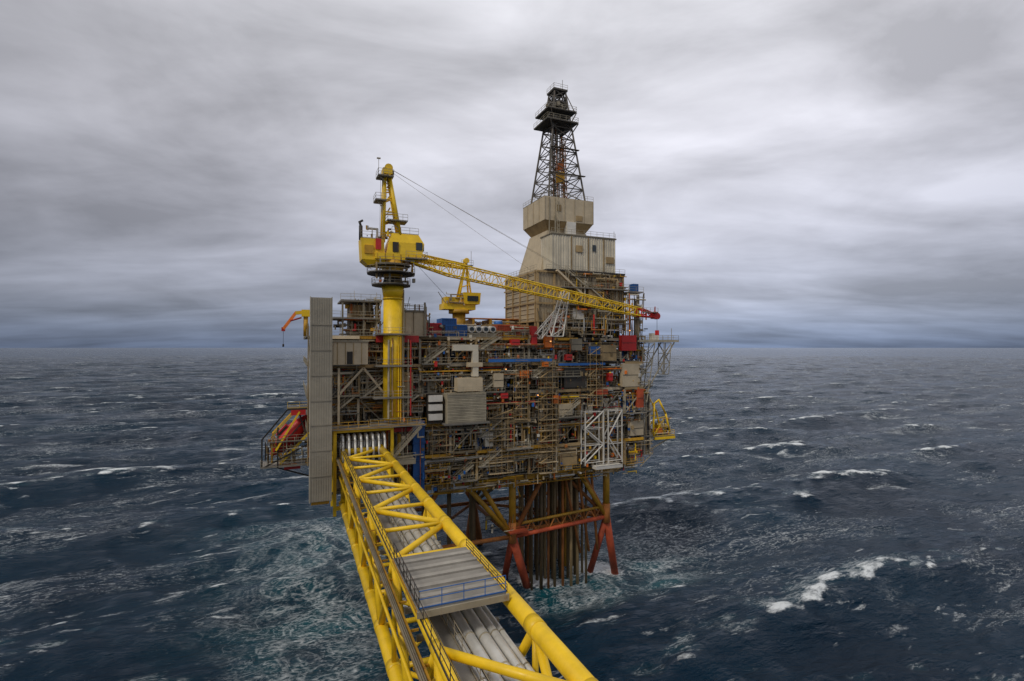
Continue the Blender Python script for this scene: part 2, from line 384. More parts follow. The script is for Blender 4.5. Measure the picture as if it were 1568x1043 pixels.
for z in range(56,66): P.box('beige_cladding',45.86,45.98,95.6,110.9,z+.1,z+.2,1.0)
for k in range(34): u=46.3+k*.62; P.box('beige_cladding',u,u+.14,94.9,95,55.6,65.9,.62)
P.box('dark_steel',50.4,53,94.8,95.1,55.8,58.6); P.box('dark_steel',61,64,94.8,95.1,59.5,62.2); P.box('white_paint',54,56.6,94,95.1,56,58.2); P.box('tan_cladding',57.6,60.2,93.6,95.1,59.4,62.4,1)
P.box('dark_steel',65,66.8,94.85,95.1,56,60)
clutter(P,47,67,92.8,94.6,52.2,58,150,.7); clutter(P,52,67.5,93.4,94.6,58,66,90,.6)
for z in (55.2,59,62.6): 
    a=48 if z>56 else 46; P.box('walkway_grating',a+3,67.8,93.2,94.58,z-.15,z); P.rail('galvanised_steel',(a+3,93.2,z),(67.8,93.2,z))
P.stair('galvanised_steel',(52.5,93.4,66),(57.5,93.4,62.6)); P.stair('galvanised_steel',(58,93.3,62.6),(63,93.3,59)); P.stair('galvanised_steel',(60,93.3,55.2),(64.5,93.3,59))
P.beam('beige_cladding',(50,93.8,66),(57,93.8,60.5),.9,.4,1.1)
P.part('drilling_shed')
P.box('cream_paint',50,66,96,101,66.6,74,1); P.box('grey_paint',49.8,66.2,95.8,101.2,74,74.25)
for k in range(27): u=50.1+k*.6; P.box('cream_paint',u,u+.22,95.88,96,66.7,73.9,1.0 if k%3 else .78)
for k in range(7): P.box('cream_paint',49.88,50,96.2+k*.65,96.5+k*.65,66.7,73.9,.9)
for u in (54.6,58.8,62.7): P.box('tan_cladding',u,u+.3,95.8,95.88,66.7,73.9,.8)
P.box('tan_cladding',63.4,65.4,95.7,95.87,68.6,70,.8); P.box('tan_cladding',55.8,57.4,95.7,95.87,70.6,72,1); P.box('window_glass',60,60.8,95.76,95.87,71,72.4)
P.rail('galvanised_steel',(50,96,74.25),(66,96,74.25)); P.rail('galvanised_steel',(48,94.5,66.1),(67.5,94.5,66.1)); P.rail('galvanised_steel',(46,94.9,66.05),(46,111.5,66.05))
P.box('dark_steel',48,67.5,94.4,96,65.96,66.3)
P.tube('galvanised_steel',(66,96.5,74),(66,96.5,76),.05,4)
P.part('derrick_wind_walls')
P.frustum('beige_cladding',(49,62.4,99.5,112),(51.6,61.6,101.2,110.4),66.2,76,.95)
P.frustum('tan_cladding',(51.7,61.4,101.4,109.8),(50.4,62.7,100,111.2),76.02,78,1)
P.box('beige_cladding',50.3,62.8,99.9,111.3,78.02,83.2,1.02)
for u in (50.32,52.8,55.2,57.7,60.2,62.5): P.box('beige_cladding',u,u+.16,99.8,99.9,78.1,83.1,.8)
for d in (102.5,105.5,108.5): P.box('beige_cladding',50.2,50.3,d,d+.16,78.1,83.1,.8)
P.box('tan_cladding',53.4,54.4,99.78,99.9,80.2,81.6,.8); P.box('tan_cladding',58.2,59.8,99.78,99.9,78.4,79.6,.9)
P.rail('galvanised_steel',(50.3,100,83.2),(62.8,100,83.2)); P.rail('galvanised_steel',(50.3,100,83.2),(50.3,111.3,83.2))
P.box('white_paint',55.8,58,99.6,101.4,74.3,78,1); P.tube('grey_paint',(51.4,99.8,74),(51.4,99.8,83),.12,6); P.tube('grey_paint',(52.8,99.6,66.2),(52.8,99.6,79),.2,8)
for k in range(9): P.tube('galvanised_steel',(53.2+R()*.4,99,74.4+k),(53.2,99,75+k),.06,4)
P.tube('galvanised_steel',(53,98.8,74.2),(53,99.6,83),.05,4);P.tube('galvanised_steel',(53.5,98.8,74.2),(53.5,99.6,83),.05,4)
# jacket
P.part('jacket_legs')
nodes=[(19,97,11.2),(41.4,97,11.2),(64.1,97,12.4)]
feet=[(22,100.5,-3),(46.9,100.7,-3),(68.9,100.6,-3)]
br=[(17,104,-3),(43,106,-3),(62.8,102.5,-3)]
for n,f,b in zip(nodes,feet,br):
    P.tube('ochre_paint',(n[0],n[1],24.6),(n[0],n[1],n[2]+3),.75,12,None,.85); P.tube('rust_steel',(n[0],n[1],n[2]+3),(n[0],n[1],n[2]-1.2),.85,12,None,1)
    P.tube('rust_red',n,f,.85,12,None,.85); P.tube('rust_red',n,b,.7,12,None,.7)
    P.tube('ochre_paint',(n[0]-8,n[1],24.4),n,.5,10,None,.8); P.tube('rust_steel' ,(n[0]+(8 if n[0]<60 else -7),n[1]+(0 if n[0]<60 else .5),24.4),n,.5,10)
bn=[(19,122,11.2),(41.4,122,11.2),(64.1,122,11.2)]
for n in bn:
    P.tube('olive_brown',(n[0],n[1],24.6),n,.85,12,None,.8); P.tube('rust_steel',n,(n[0]+3,n[1]+2,-3),.85,12,None,.7); P.tube('rust_steel',n,(n[0]-3,n[1]-2,-3),.7,12,None,.7)
    P.tube('rust_steel',(n[0]-8,n[1],24.4),n,.45,10); P.tube('olive_brown',(n[0]+8,n[1],24.4),n,.45,10)
P.part('jacket_bracing')
def hz(a,b,m='rust_steel',r=.45): P.tube(m,a,b,r,10)
hz(nodes[0],nodes[1]);hz(nodes[1],nodes[2],'rust_red'); hz((41.4,97,13.6),(64.1,97,14.8),'ochre_paint',.3)
for k in range(8):
    a=41.4+k*2.84; P.tube('rust_steel',(a,97,11.3+k*.15),(a+1.42,97,13.8+k*.15),.14,6); P.tube('rust_steel',(a+1.42,97,13.8+k*.15),(a+2.84,97,11.4+k*.15),.14,6)
for n,m in zip(nodes,bn): hz(n,m); hz((n[0],n[1],24),m,'olive_brown',.4)
hz(bn[0],bn[1]);hz(bn[1],bn[2]); hz(nodes[0],bn[1],r=.35); hz(nodes[2],bn[1],r=.35)
hz((41.4,97,11.2),(52,122,24),'rust_steel',.4); hz(nodes[1],(30,97,24.4),'ochre_paint',.5)
hz((64.1,97,12.4),(52.5,100,24.4),'rust_steel',.4)
P.box('rust_red',40,44,94.6,97,12.6,12.8); P.rail('rust_red',(40,94.6,12.8),(44,94.6,12.8))
clutter(P,36,46,96,100,11.5,16,26,.8)
P.part('well_conductors')
for r_ in range(4):
    for k in range(8):
        u=46.8+k*1.9+(r_%2)*.8+U(-.25,.25); d=99+r_*2.9+U(-.3,.3)
        P.tube(C(['rust_steel','olive_brown','ochre_paint','tan_cladding','olive_brown']),(u,d,24.6),(u,d,-3),U(.26,.38),10,None,U(.5,1.0))
for d in (99,104,108): P.box('rust_steel',45,62.5,d-.9,d-.5,11.6,12.2); 
for k in range(5): P.box('rust_steel',46+k*4,46.5+k*4,98,109,12.25,12.6)
for k in range(3): P.tube('rust_steel',(54+k*3.4,98,23),(58+k*2.2,98,5),.3,8)
for u,d,z in ((34,100,2),(30,104,-3),(37.5,112,-3),(26,110,-3)): P.tube('olive_brown',(u,d,24.6),(u,d,z),.45,10)
P.part('work_lamps')
for u,z in ((47,51.2),(66,53.6),(37.4,45.8),(44.2,40.6)): P.tube('lamp_lens',(u,90.6,z),(u,90.85,z),.11,8,None,1); P.box('grey_paint',u-.2,u+.2,90.86,91.6,z-.15,z+.2)
P.finish()

K=Kit('wind_wall',(3.9,87,26)); K.part('panels')
zs=[25.8,29.8,33.8,37.8,41.6,45.6,49.6,53.6,57.9]
for a,b in zip(zs,zs[1:]): K.box('wind_cladding',2.4,5.5,86,87.6,a,b-.03,U(.88,1.05))
K.part('ribs')
for k in range(9): K.box('wind_cladding',2.5+k*.36,2.6+k*.36,85.93,86,25.9,57.8,.82)
for z in zs[1:-1]: K.box('wind_cladding',2.4,5.5,85.88,85.92,z-.1,z+.06,.7)
K.box('wind_cladding',2.3,2.4,85.95,87.7,25.7,58,1.2); K.box('wind_cladding',5.5,5.62,85.95,87.7,25.7,58,.9)
K.part('frame')
for z in (28,34,40,46,52): K.beam('dark_steel',(3,87.6,z),(3,92.6,z),.25,.25); K.beam('dark_steel',(5,87.6,z),(5.4,92.6,z-1.5),.2,.2)
K.box('ochre_paint',2.6,5.3,86.5,87,25.2,25.78)
K.finish()

# ================================================================== DERRICK
DS='derrick_steel'
K=Kit('drilling_derrick',(56.5,105.6,83)); K.part('tower_frame')
cx,cy=56.5,105.6
L=K.lattice(DS,(cx,cy,83.2),(cx,cy,103.5),9.4,9.4,4.2,4.2,7,.22,.11,6,True)
K.part('inner_guides')
K.lattice(DS,(cx-1.2,cy,83.2),(cx-.8,cy,103),1.6,1.6,1.2,1.2,14,.1,.07,5)
K.lattice('rust_steel',(cx+1.4,cy-1,83.2),(cx+1,cy-.6,99),.9,.9,.9,.9,12,.09,.06,5)
for k in range(14): u=cx+U(-1.6,1.6); K.tube(C([DS,'rust_steel','grey_paint']),(u,cy+U(-1.5,1.5),83.2),(u*.8+cx*.2,cy+U(-1,1),U(96,103)),.07,5)
K.part('travelling_block'); K.box('ochre_paint',cx-.9,cx+.9,cy-2,cy-1,88,90.5,1); K.box('orange_paint',cx-.5,cx+.6,cy-1.9,cy-1,91,92.6,.8)
K.tube(DS,(cx-.8,cy,84),(cx-.8,cy,88),.35,8)
K.part('crown_platforms')
for z,w in ((101.6,3.6),(104.2,3.3),(89,4.6),(95.2,3.6)):
    if z>100:
        K.box(DS,cx-w-.8,cx+w,cy-w,cy+w,z,z+.2)
        for a,b in (((cx-w-.8,cy-w),(cx+w,cy-w)),((cx-w-.8,cy-w),(cx-w-.8,cy+w)),((cx+w,cy-w),(cx+w,cy+w))): K.rail('galvanised_steel',(a[0],a[1],z+.2),(b[0],b[1],z+.2))
        for sx in (-1,1): K.beam(DS,(cx+sx*w,cy-w,z),(cx+sx*2,cy-2,z-3),.2,.2)
    else:
        K.box(DS,cx-w,cx+w,cy-w-.5,cy-w+.2,z,z+.12)
K.part('crown_block')
K.lattice(DS,(cx,cy,104.4),(cx,cy,109.6),4,4,2.8,2.8,3,.22,.14,6,True)
K.box(DS,cx-1.6,cx+1.6,cy-1.6,cy+1.6,106,107.2); K.tube(DS,(cx-1.3,cy,105.4),(cx+1.3,cy,105.4),1,12)
K.box(DS,cx-1.8,cx+1.8,cy-1.8,cy+1.8,109.5,109.8); K.rail('galvanised_steel',(cx-1.8,cy-1.8,109.8),(cx+1.8,cy-1.8,109.8)); K.rail('galvanised_steel',(cx-1.8,cy-1.8,109.8),(cx-1.8,cy+1.8,109.8))
K.tube('grey_paint',(cx+1.4,cy,109.8),(cx+1.4,cy,113),.06,5); K.tube('grey_paint',(cx-.9,cy,109.8),(cx-.9,cy,111.8),.05,5)
K.beam(DS,(cx-4,cy-3,102),(cx-1.5,cy-1.5,106.5),.25,.25); K.beam(DS,(cx+3,cy-3,104.3),(cx+1.4,cy-1.4,109.3),.2,.2)
for k in range(20): K.box(C([DS,DS,'grey_paint']),*(lambda a:(a,a+U(.3,.9)))(cx+U(-2.5,2)),*(lambda a:(a,a+.6))(cy+U(-2.4,1.5)),*(lambda a:(a,a+U(.3,1.2)))(U(99.5,107)))
K.finish()

# ================================================================== MAIN CRANE
K=Kit('pedestal_crane',(15.8,90,52)); K.part('pedestal'); c=(15.8,90)
K.tube('yellow_paint',(c[0],c[1],37.6),(c[0],c[1],58.6),1.62,28,None,1); K.tube('yellow_paint',(c[0],c[1],58.6),(c[0],c[1],60.6),1.62,28,1.95,1)
for z in (41.2,47,52.2,58.3): K.tube('yellow_paint',(c[0],c[1],z),(c[0],c[1],z+.25),1.75,28,None,.85)
for k in range(5): K.tube('galvanised_steel',(c[0]+1.75+.02*k,89+.3*k,37.6),(c[0]+1.75,89+.3*k,60),.05,5)
for zz,a,b in ((46.7,3,3),(41.3,3.4,3),(52.1,2.8,2.6)):
    K.box('walkway_grating',c[0]-a,c[0]+b,88,91.8,zz,zz+.2); K.rail('galvanised_steel',(c[0]-a,88,zz+.2),(c[0]+b,88,zz+.2))
K.box('walkway_grating',c[0]-4,c[0]+4.4,87.8,92,36.6,36.9); K.rail('galvanised_steel',(c[0]-4,87.8,36.9),(c[0]+4.4,87.8,36.9))
clutter(K,13,18.6,87.9,88.6,37,52,20,.4)
K.part('slew_platforms')
K.tube('dark_steel',(c[0],c[1],60.6),(c[0],c[1],62),1.9,20,1.5); K.tube('ochre_paint',(c[0],c[1],62),(c[0],c[1],65),1.5,20,2.1)
for z,w in ((60.6,3.3),(62.6,4.1),(64,3.2)):
    K.tube('dark_steel',(c[0]-.3,c[1],z),(c[0]-.3,c[1],z+.2),w,16)
    for k in range(16):
        a=2*math.pi*k/16;b=a+2*math.pi/16
        K.rail('grey_paint',(c[0]-.3+w*math.cos(a),c[1]+w*math.sin(a),z+.2),(c[0]-.3+w*math.cos(b),c[1]+w*math.sin(b),z+.2),1.1,3)
clutter(K,12.5,19,87.6,89,60.8,65,26,.5)
K.part('machinery_house')
K.box('yellow_paint',12.5,20.4,88,92.4,65,66,1); K.frustum('yellow_paint',(14.4,20.5,88,92),(14.8,20.9,88.2,92),66,68,1); K.frustum('yellow_paint',(14.8,20.9,88.2,92),(15.4,20,88.8,91.6),68.01,69.7,1.05)
K.box('window_glass',19.4,20.5,87.95,88.3,66.9,68.2); K.box('window_glass',20.78,20.95,88.6,91.6,66.9,68.1); K.box('dark_steel',15.4,16.4,87.9,88.2,66.3,68)
K.frustum('yellow_paint',(10.4,14.2,88.4,92),(10.2,14,88.4,92),64.8,68.4,.98); K.box('red_paint',12.6,13.5,88.1,88.41,66.6,68.4,1); K.box('ochre_paint',10.8,12.2,88.2,88.42,65.8,67.2)
K.frustum('yellow_paint',(11.4,14.2,88.8,91.6),(10.4,14.2,88.4,92),63.9,64.79,.9)
for k in range(6): K.box('ochre_paint',12.8+k*1.3,12.9+k*1.3,87.94,88,65.05,65.95)
K.tube('dark_steel',(10.3,89.5,68.2),(10.3,89.5,70.6),.32,10); K.path('dark_steel',[(10.3,89.5,70.6),(10.1,89.5,71.2),(10.5,89.2,71.4)],.2,8)
K.rail('galvanised_steel',(10.2,88.4,68.4),(14,88.4,68.4)); K.rail('galvanised_steel',(15.4,88.8,69.7),(20,88.8,69.7))
K.box('walkway_grating',17.5,21.2,87.2,88,65.2,65.35); K.rail('galvanised_steel',(17.5,87.2,65.35),(21.2,87.2,65.35)); K.rail('galvanised_steel',(21.2,87.2,65.35),(21.2,91,65.35))
clutter(K,10.6,15.5,88.2,89.6,68.5,70.6,16,.4)
K.part('mast')
for d in (89,91):
    K.tube('yellow_paint',(14.0,d,68),(14.3,90+(d-90)*.6,80.4),.3,10,None,1)
    K.tube('yellow_paint',(16.9,d,69),(14.9,90+(d-90)*.6,80.4),.34,10,None,1)
    for k in range(6):
        z=69.5+k*1.9; f=(z-69)/11.4; a=14.03+.27*f; b=16.9-2*f
        K.tube('yellow_paint',(a,d+(90-d)*.4*f,z),(b,d+(90-d)*.4*f,z+(.9 if k%2 else .1)),.13,8)
for k in range(6): z=70+k*2; K.tube('yellow_paint',(15.3-.1*k,89.1,z),(15.3-.1*k,90.9,z),.12,6)
K.box('yellow_paint',13.9,15.5,89,91,79.9,80.9,1); K.tube('yellow_paint',(14.9,89.1,81),(14.9,90.9,81),.7,14); K.tube('dark_steel',(15.3,89.3,80.2),(15.3,90.7,80.2),.55,12)
for z,a,b in ((75,12.6,14.4),(71.7,14.6,18),(79.2,13,15.6)):
    K.box('walkway_grating',a,b,88.2,91,z,z+.12); K.rail('galvanised_steel',(a,88.2,z+.12),(b,88.2,z+.12),1.1,.8); K.rail('galvanised_steel',(a,88.2,z+.12),(a,91,z+.12)); K.beam('galvanised_steel',(a+.2,88.6,z),((a+b)/2+.4,88.8,z-1.3),.1,.1)
K.tube('galvanised_steel',(13.1,88.6,79),(13.1,88.6,82.2),.05,4); K.box('galvanised_steel',12.8,13.4,88.4,88.8,82.1,82.25)
K.tube('galvanised_steel',(13.7,88.6,68),(13.9,88.9,80),.04,4);K.tube('galvanised_steel',(13.3,88.6,68),(13.5,88.9,80),.04,4)
K.part('boom')
b0=Vector((18.6,88.6,65.1)); b1=Vector((69.5,87.4,56.7)); bm=b0.lerp(b1,.14); bt=b0.lerp(b1,.93)
K.lattice('yellow_paint',b0,bm,1.2,.7,2,2.2,4,.15,.08)
K.lattice('yellow_paint',bm,bt,2,2.2,1.7,1.6,26,.13,.06)
K.lattice('red_paint',bt,b1,1.7,1.6,1,.7,3,.16,.09); K.box('red_paint',69.2,70.4,86.9,87.9,56,57.5,1); K.tube('red_paint',(70.4,87,56.6),(70.4,87.8,56.6),.7,12)
K.box('walkway_grating',66,70,86.4,86.9,57.2,57.3); K.rail('galvanised_steel',(66,86.4,57.3),(70,86.4,57.3),.9,.9); K.tube('red_paint',(70,87.4,57.4),(70,87.4,58.6),.12,6)
K.beam('walkway_grating',bm+Vector((0,0,-.9)),bt+Vector((0,0,-.7)),.6,.06)
K.part('hoist_ropes')
for o in (-.5,.5): K.tube('grey_paint',(15.1,90+o,81.2+o*.5),(b0.lerp(b1,.86))+Vector((0,o,1)),.03,4)
K.tube('grey_paint',(15.1,90,80.8),b0.lerp(b1,.55)+Vector((0,0,1.1)),.025,4)
K.tube('dark_steel',(70.5,87.4,56.5),(70.5,87.4,53.6),.04,4); K.box('red_paint',70.2,70.8,87.1,87.7,52.6,53.6)
K.finish()

# ================================================================== SECOND CRANE
K=Kit('pedestal_crane',(32,105,52)); K.part('pedestal'); K.tube('ochre_paint',(32.4,105,52),(32.4,105,57.6),1.4,18); K.tube('ochre_paint',(32.4,105,57.2),(32.4,105,58),2.2,18)
K.part('machinery_house'); K.box('yellow_paint',28.6,35.6,103.4,107,58,59.2,1); K.frustum('yellow_paint',(33,36.4,103,106),(32.8,36.6,102.8,106),59.2,61.6,1); K.box('window_glass',33.6,36,102.8,103.1,59.8,60.9); K.box('window_glass',36.45,36.6,103.2,105.6,59.8,61)
K.box('yellow_paint',29,32,103.6,106.6,59.2,60.6,.9)
clutter(K,29,33,103,103.6,59,61.5,14,.4)
K.part('mast')
for d in (104,106):
    K.tube('yellow_paint',(31.9,d,59.2),(33.9,105,68.4),.24,8,None,1); K.tube('yellow_paint',(34.8,d,61),(34,105,68.4),.2,8,None,1)
    for k in range(4): K.tube('yellow_paint',(32.3+.5*k,d,61+k*1.9),(34.7-.2*k,d,61.5+k*1.9),.1,6)
K.tube('yellow_paint',(34,104.5,68.6),(34,105.5,68.6),.6,12); K.box('walkway_grating',32.6,35.2,103.8,106,67.4,67.5); K.rail('galvanised_steel',(32.6,103.8,67.5),(35.2,103.8,67.5),1.1,.9); K.tube('galvanised_steel',(34.8,104,67),(34.8,104,70.6),.05,4)
K.part('boom'); K.lattice('yellow_paint',(33,104,67.2),(24.5,103,68),1,1,1.4,1.4,7,.13,.08); K.lattice('yellow_paint',(24.5,103,68),(20,102.6,69.2),1.4,1.4,.6,.6,3,.13,.08)
K.part('hoist_ropes'); K.tube('dark_steel',(30,104,60),(20.5,102.6,69),.04,4)
K.finish()
K=Kit('knuckle_boom_crane',(1,97,52)); K.part('post'); K.tube('ochre_paint',(1.9,97,52),(1.9,97,55.4),.4,10); K.box('yellow_paint',1.2,2.6,96.4,97.6,55.4,56.6,1)
K.part('boom'); K.beam('yellow_paint',(1.8,97,56.2),(.2,97,56),.5,.6); K.beam('orange_paint',(.4,97,56.2),(-1.7,97,53.2),.45,.5); K.tube('red_paint',(1.2,96.6,55.2),(-.6,96.6,54.6),.14,8); K.box('red_paint',-2,-1.4,96.8,97.2,52.8,53.5)
K.part('hook'); K.tube('dark_steel',(-1.7,97,53),(-1.7,97,50.6),.04,4); K.tube('dark_steel',(-1.7,97,50.6),(-1.7,97,50.1),.15,8)
K.finish()

# ================================================================== deck cargo
def container(u0,u1,d0,d1,z,h,m):
    K=Kit('cargo_container',((u0+u1)/2,d0,z)); K.part('shell'); K.box(m,u0,u1,d0,d1,z,z+h,.85)
    K.part('corrugation'); n=int((u1-u0)/.4)
    for k in range(n): K.box(m,u0+.12+k*.4,u0+.3+k*.4,d0-.06,d0,z+.2,z+h-.2,.65)
    K.part('frame')
    for u in (u0-.05,u1-.1): K.box(m,u,u+.15,d0-.1,d0-.06,z,z+h,1.1)
    K.box(m,u0,u1,d0-.12,d0-.07,z+h-.18,z+h+.02,1.1); K.finish()
container(26.4,30.6,94,97,52.1,2.2,'blue_paint'); container(37,42,94.5,97,52.1,2.4,'rust_red'); container(23,25.8,95,98,52.1,2.5,'red_paint'); container(42.5,45.4,95,98,52.1,2.3,'rust_steel'); container(27,30,99,103,53.2,2.6,'blue_paint')
K=Kit('storage_tanks',(33,94,52)); 
for k in range(4):
    K.part('tank_%d'%(k+1)); u=31.4+k*1.45
    K.tube('white_paint',(u,93.4,53.5),(u,97,53.5),.66,18,None,1); K.tube('window_glass',(u,93.3,53.5),(u,93.42,53.5),.42,16,None,1)
K.part('saddle'); K.box('grey_paint',30.6,36.6,93.6,97,52.1,52.8); K.finish()

# ================================================================== lifeboats
def lifeboat(u,d,z,L,tilt,hull,flip=1):
    K=Kit('lifeboat',(u,d,z)); K.part('hull')
    N=18;M=14;V=[];F=[]
    for i in range(N+1):
        t=i/N; s=math.sin(math.pi*min(max(t,.02),.98))**.55
        for j in range(M):
            a=2*math.pi*j/M; y=math.cos(a)*1.5*s; zz=math.sin(a)*(1.45 if math.sin(a)>0 else 1.75)*s
            x=(t-.5)*L*flip
            V.append((u+(x*math.cos(tilt)-zz*math.sin(tilt)),d+y,z+(x*math.sin(tilt)+zz*math.cos(tilt))))
    for i in range(N):
        for j in range(M): F.append((i*M+j,i*M+(j+1)%M,(i+1)*M+(j+1)%M,(i+1)*M+j))
    F.append(tuple(range(M))); F.append(tuple(reversed(range(N*M,N*M+M))))
    K.add(hull,V,F,True,1)
    ct,st=math.cos(tilt),math.sin(tilt)
    def T(x,y,zz): return (u+x*ct-zz*st,d+y,z+x*st+zz*ct)
    K.part('canopy'); K.beam(hull,T(-L*.15,0,1.4),T(L*.12,0,1.4),1.5,.9,.9); K.beam('window_glass',T(-L*.13,-.78,1.5),T(L*.1,-.78,1.5),.06,.3)
    K.part('fender'); K.beam('dark_steel',T(-L*.42,-1.5,0),T(L*.42,-1.5,0),.1,.22); K.part('keel'); K.beam('rust_red',T(-L*.3,0,-1.8),T(L*.3,0,-1.8),.25,.3)
    K.part('launch_frame')
    for y in (-2,2):
        K.beam('yellow_paint',T(-L*.5,y,-2),T(L*.55,y,-2),.3,.4,1); K.beam('ochre_paint',T(-L*.45,y,-2),T(-L*.2,y,2.3),.25,.25); K.beam('yellow_paint',T(-L*.2,y,2.3),T(L*.5,y,2.3),.22,.22)
        K.beam('dark_steel',T(L*.2,y,-2),T(L*.5,y,2.3),.25,.25)
    for x in (-.5,-.2,.1,.4): K.beam('ochre_paint',T(L*x,-2,-2.1),T(L*x,2,-2.1),.2,.2)
    K.finish()
lifeboat(-.6,101,34.2,9,math.radians(48),'red_paint')
K=Kit('lifeboat_station',(0,101,30)); K.part('platform')
K.box('walkway_grating',-5.2,3,98.5,103.5,29,29.2); K.rail('galvanised_steel',(-5.2,98.5,29.2),(3,98.5,29.2)); K.rail('galvanised_steel',(-5.2,98.5,29.2),(-5.2,103.5,29.2)); 
K.box('walkway_grating',-4,3,98.3,99.2,33.4,33.5);K.rail('galvanised_steel',(-4,98.3,33.5),(2,98.3,33.5)); K.box('walkway_grating',-1,5.4,99,103,39,39.2); K.rail('yellow_paint',(-1,99,39.2),(3,99,39.2))
K.part('frame')
for a,b in (((-5,98.7,29),(-5,98.7,34)),((-5,98.7,34),(-1,98.7,39)),((3,98.7,29),(3,98.7,39)),((-5,98.7,29),(3,98.7,33)),((-1,98.7,39),(4,98.7,39)),((5.4,101,25.5),(-4,101,29)),((-2.5,98.6,29),(-2.5,98.6,36))): K.beam('dark_steel',a,b,.25,.25)
K.beam('yellow_paint',(-2.8,98.5,32),(1,98.5,38.6),.3,.3); K.box('red_paint',-.4,2,98.4,100,38,38.9,1); K.box('red_paint',-1.5,1.2,100,102,28.2,29,1)
clutter(K,-4.6,3,98.6,100,29.3,34,50,.5); K.finish()
K=Kit('davit_platform',(76,94,30)); K.part('platform')
K.box('walkway_grating',70.2,79.5,92.6,97,30,30.2); K.rail('yellow_paint',(73,92.6,30.2),(79.5,92.6,30.2)); K.rail('yellow_paint',(79.5,92.6,30.2),(79.5,97,30.2)); K.box('yellow_paint',74,79.6,92.5,92.9,29.4,29.98,1)
K.part('davit_arms')
for d in (93.2,96.4):
    K.path('yellow_paint',[(74,d,30),(74.3,d,37.4),(75.6,d,38.2),(77.5,d,35),(78.6,d,31)],.22,8,1); K.beam('yellow_paint',(74.2,d,34),(77.8,d,34.4),.2,.2)
    K.beam('yellow_paint',(74.2,d,30.3),(77,d,33.8),.2,.2)
K.part('winches'); K.tube('orange_paint',(75,94,31),(77,94,31),.7,12); K.box('yellow_paint',76.4,79,94.5,96,30.2,32.4,1); K.box('white_paint',74.4,76,94,96,30.2,31.6)
K.beam('galvanised_steel',(78.5,93,29.5),(71,93,26.5),.25,.25); K.beam('galvanised_steel',(78.5,96.5,29.5),(71,96.5,26.5),.25,.25)
clutter(K,73.5,79,92.8,93.6,30.3,34,24,.4)
K.finish()

# ================================================================== BRIDGE
K=Kit('access_bridge',(10.6,45,33)); K.part('chords')
uL,uR,zt,zb=7.5,13.6,33.0,24.3; Ds,De=-6,88
for u,z in ((uL,zt),(uR,zt),(uL,zb),(uR,zb)):
    K.tube('yellow_paint',(u,Ds,z),(u,De,z),.36 if u==uL and z==zt else .57,24,None,1)
step=6.7; n=int((De-Ds)/step)
K.part('weld_bands')
for k in range(n+1):
    d=Ds+k*step+.3
    for u,z in ((uL,zt),(uR,zt),(uL,zb),(uR,zb)): 
        rr=.385 if (u==uL and z==zt) else .6
        K.tube('yellow_paint',(u,d,z),(u,d+1.0,z),rr,24,None,.9)
K.part('web_bracing')
for k in range(n):
    d=Ds+k*step+.8;e=d+step
    for u in (uL,uR):
        a,b=(zt,zb) if k%2 else (zb,zt)
        K.tube('yellow_paint',(u,d,a),(u,e,b),.3,12,None,1)
        if k%2: K.tube('yellow_paint',(u,d,zt),(u,d,zb),.2,10,None,.95)
    K.tube('yellow_paint',(uL,d,zb),(uR,d,zb),.25,10,None,.9)
    a,b=(uL,uR) if k%2 else (uR,uL)
    K.tube('yellow_paint',(a,d,zb),(b,e,zb),.2,10,None,.9)
K.part('top_bracing')
for k in range(n):
    d=Ds+k*step+.8;e=d+step
    if 30<(d+e)/2<40.5: continue
    K.tube('yellow_paint',(uL,d,zt+.02),(uR,d,zt+.02),.2,12,None,1)
    a,b=(uL,uR) if k%2 else (uR,uL)
    K.tube('yellow_paint',(a,d,zt),(b,e,zt),.27,12,None,1)
    if k%2==0: K.tube('yellow_paint',((uL+uR)/2+.3,d+step*.5,zt),(uR,d+.4,zt),.16,10,None,1)
K.part('walkway')
K.box('walkway_grating',8.05,9.35,Ds,De,31.5,31.62,1.1)
for d in range(-4,88,2): K.box('grey_paint',8.0,9.4,d,d+.1,31.42,31.49)
K.rail('grey_paint',(8.05,Ds,31.62),(8.05,De,31.62),1.15,1.6,.03); 
K.rail('grey_paint',(9.38,Ds,31.62),(9.38,De,31.62),1.15,1.6,.028)
K.rail('dark_steel',(7.2,Ds,33.3),(7.2,De,33.3),1.1,1.9,.03)
K.part('cable_trays'); K.box('tan_cladding',6.35,6.75,Ds,De,31.9,32.0); K.box('ochre_paint',6.76,6.88,Ds,De,31.75,32.1)
for k in range(3): K.tube('grey_paint',(6.42+.12*k,Ds,32.06),(6.42+.12*k,De,32.06),.05,6)
for k in range(24): d=Ds+k*3.9; K.beam('ochre_paint',(6.3,d,31.8),(7.5,d,31.8),.12,.14); K.beam('ochre_paint',(6.35,d,31.8),(7.4,d,30.2),.1,.1)
K.tube('yellow_paint',(6.9,Ds,29),(6.9,De,29),.14,8,None,1); 
K.part('pipelines')
for u,r,z in ((9.85,.26,31.2),(10.55,.34,31.3),(11.4,.38,31.3),(12.2,.28,31.25),(12.8,.2,31.1)):
    K.tube('pipe_cladding',(u,Ds,z),(u,De,z),r,16,None,U(.95,1.1))
    for k in range(24): d=Ds+2+k*3.9+R(); K.tube('galvanised_steel',(u,d,z),(u,d+.12,z),r+.03,16)
K.part('pipe_supports')
for k in range(24): d=Ds+k*3.9+1; K.box('grey_paint',7.6,13.5,d,d+.25,30.4,30.78); 
K.box('dark_steel',9.4,11.6,Ds,De,29.6,29.7)
K.part('roof_panels')
for k in range(6):
    d=31.3+k*1.45; K.box('walkway_grating',7.1,12.95,d,d+1.4,33.72,33.80,U(.85,1.05)); K.box('walkway_grating',7.1,12.95,d+.05,d+.5,33.81,33.9,1.3)
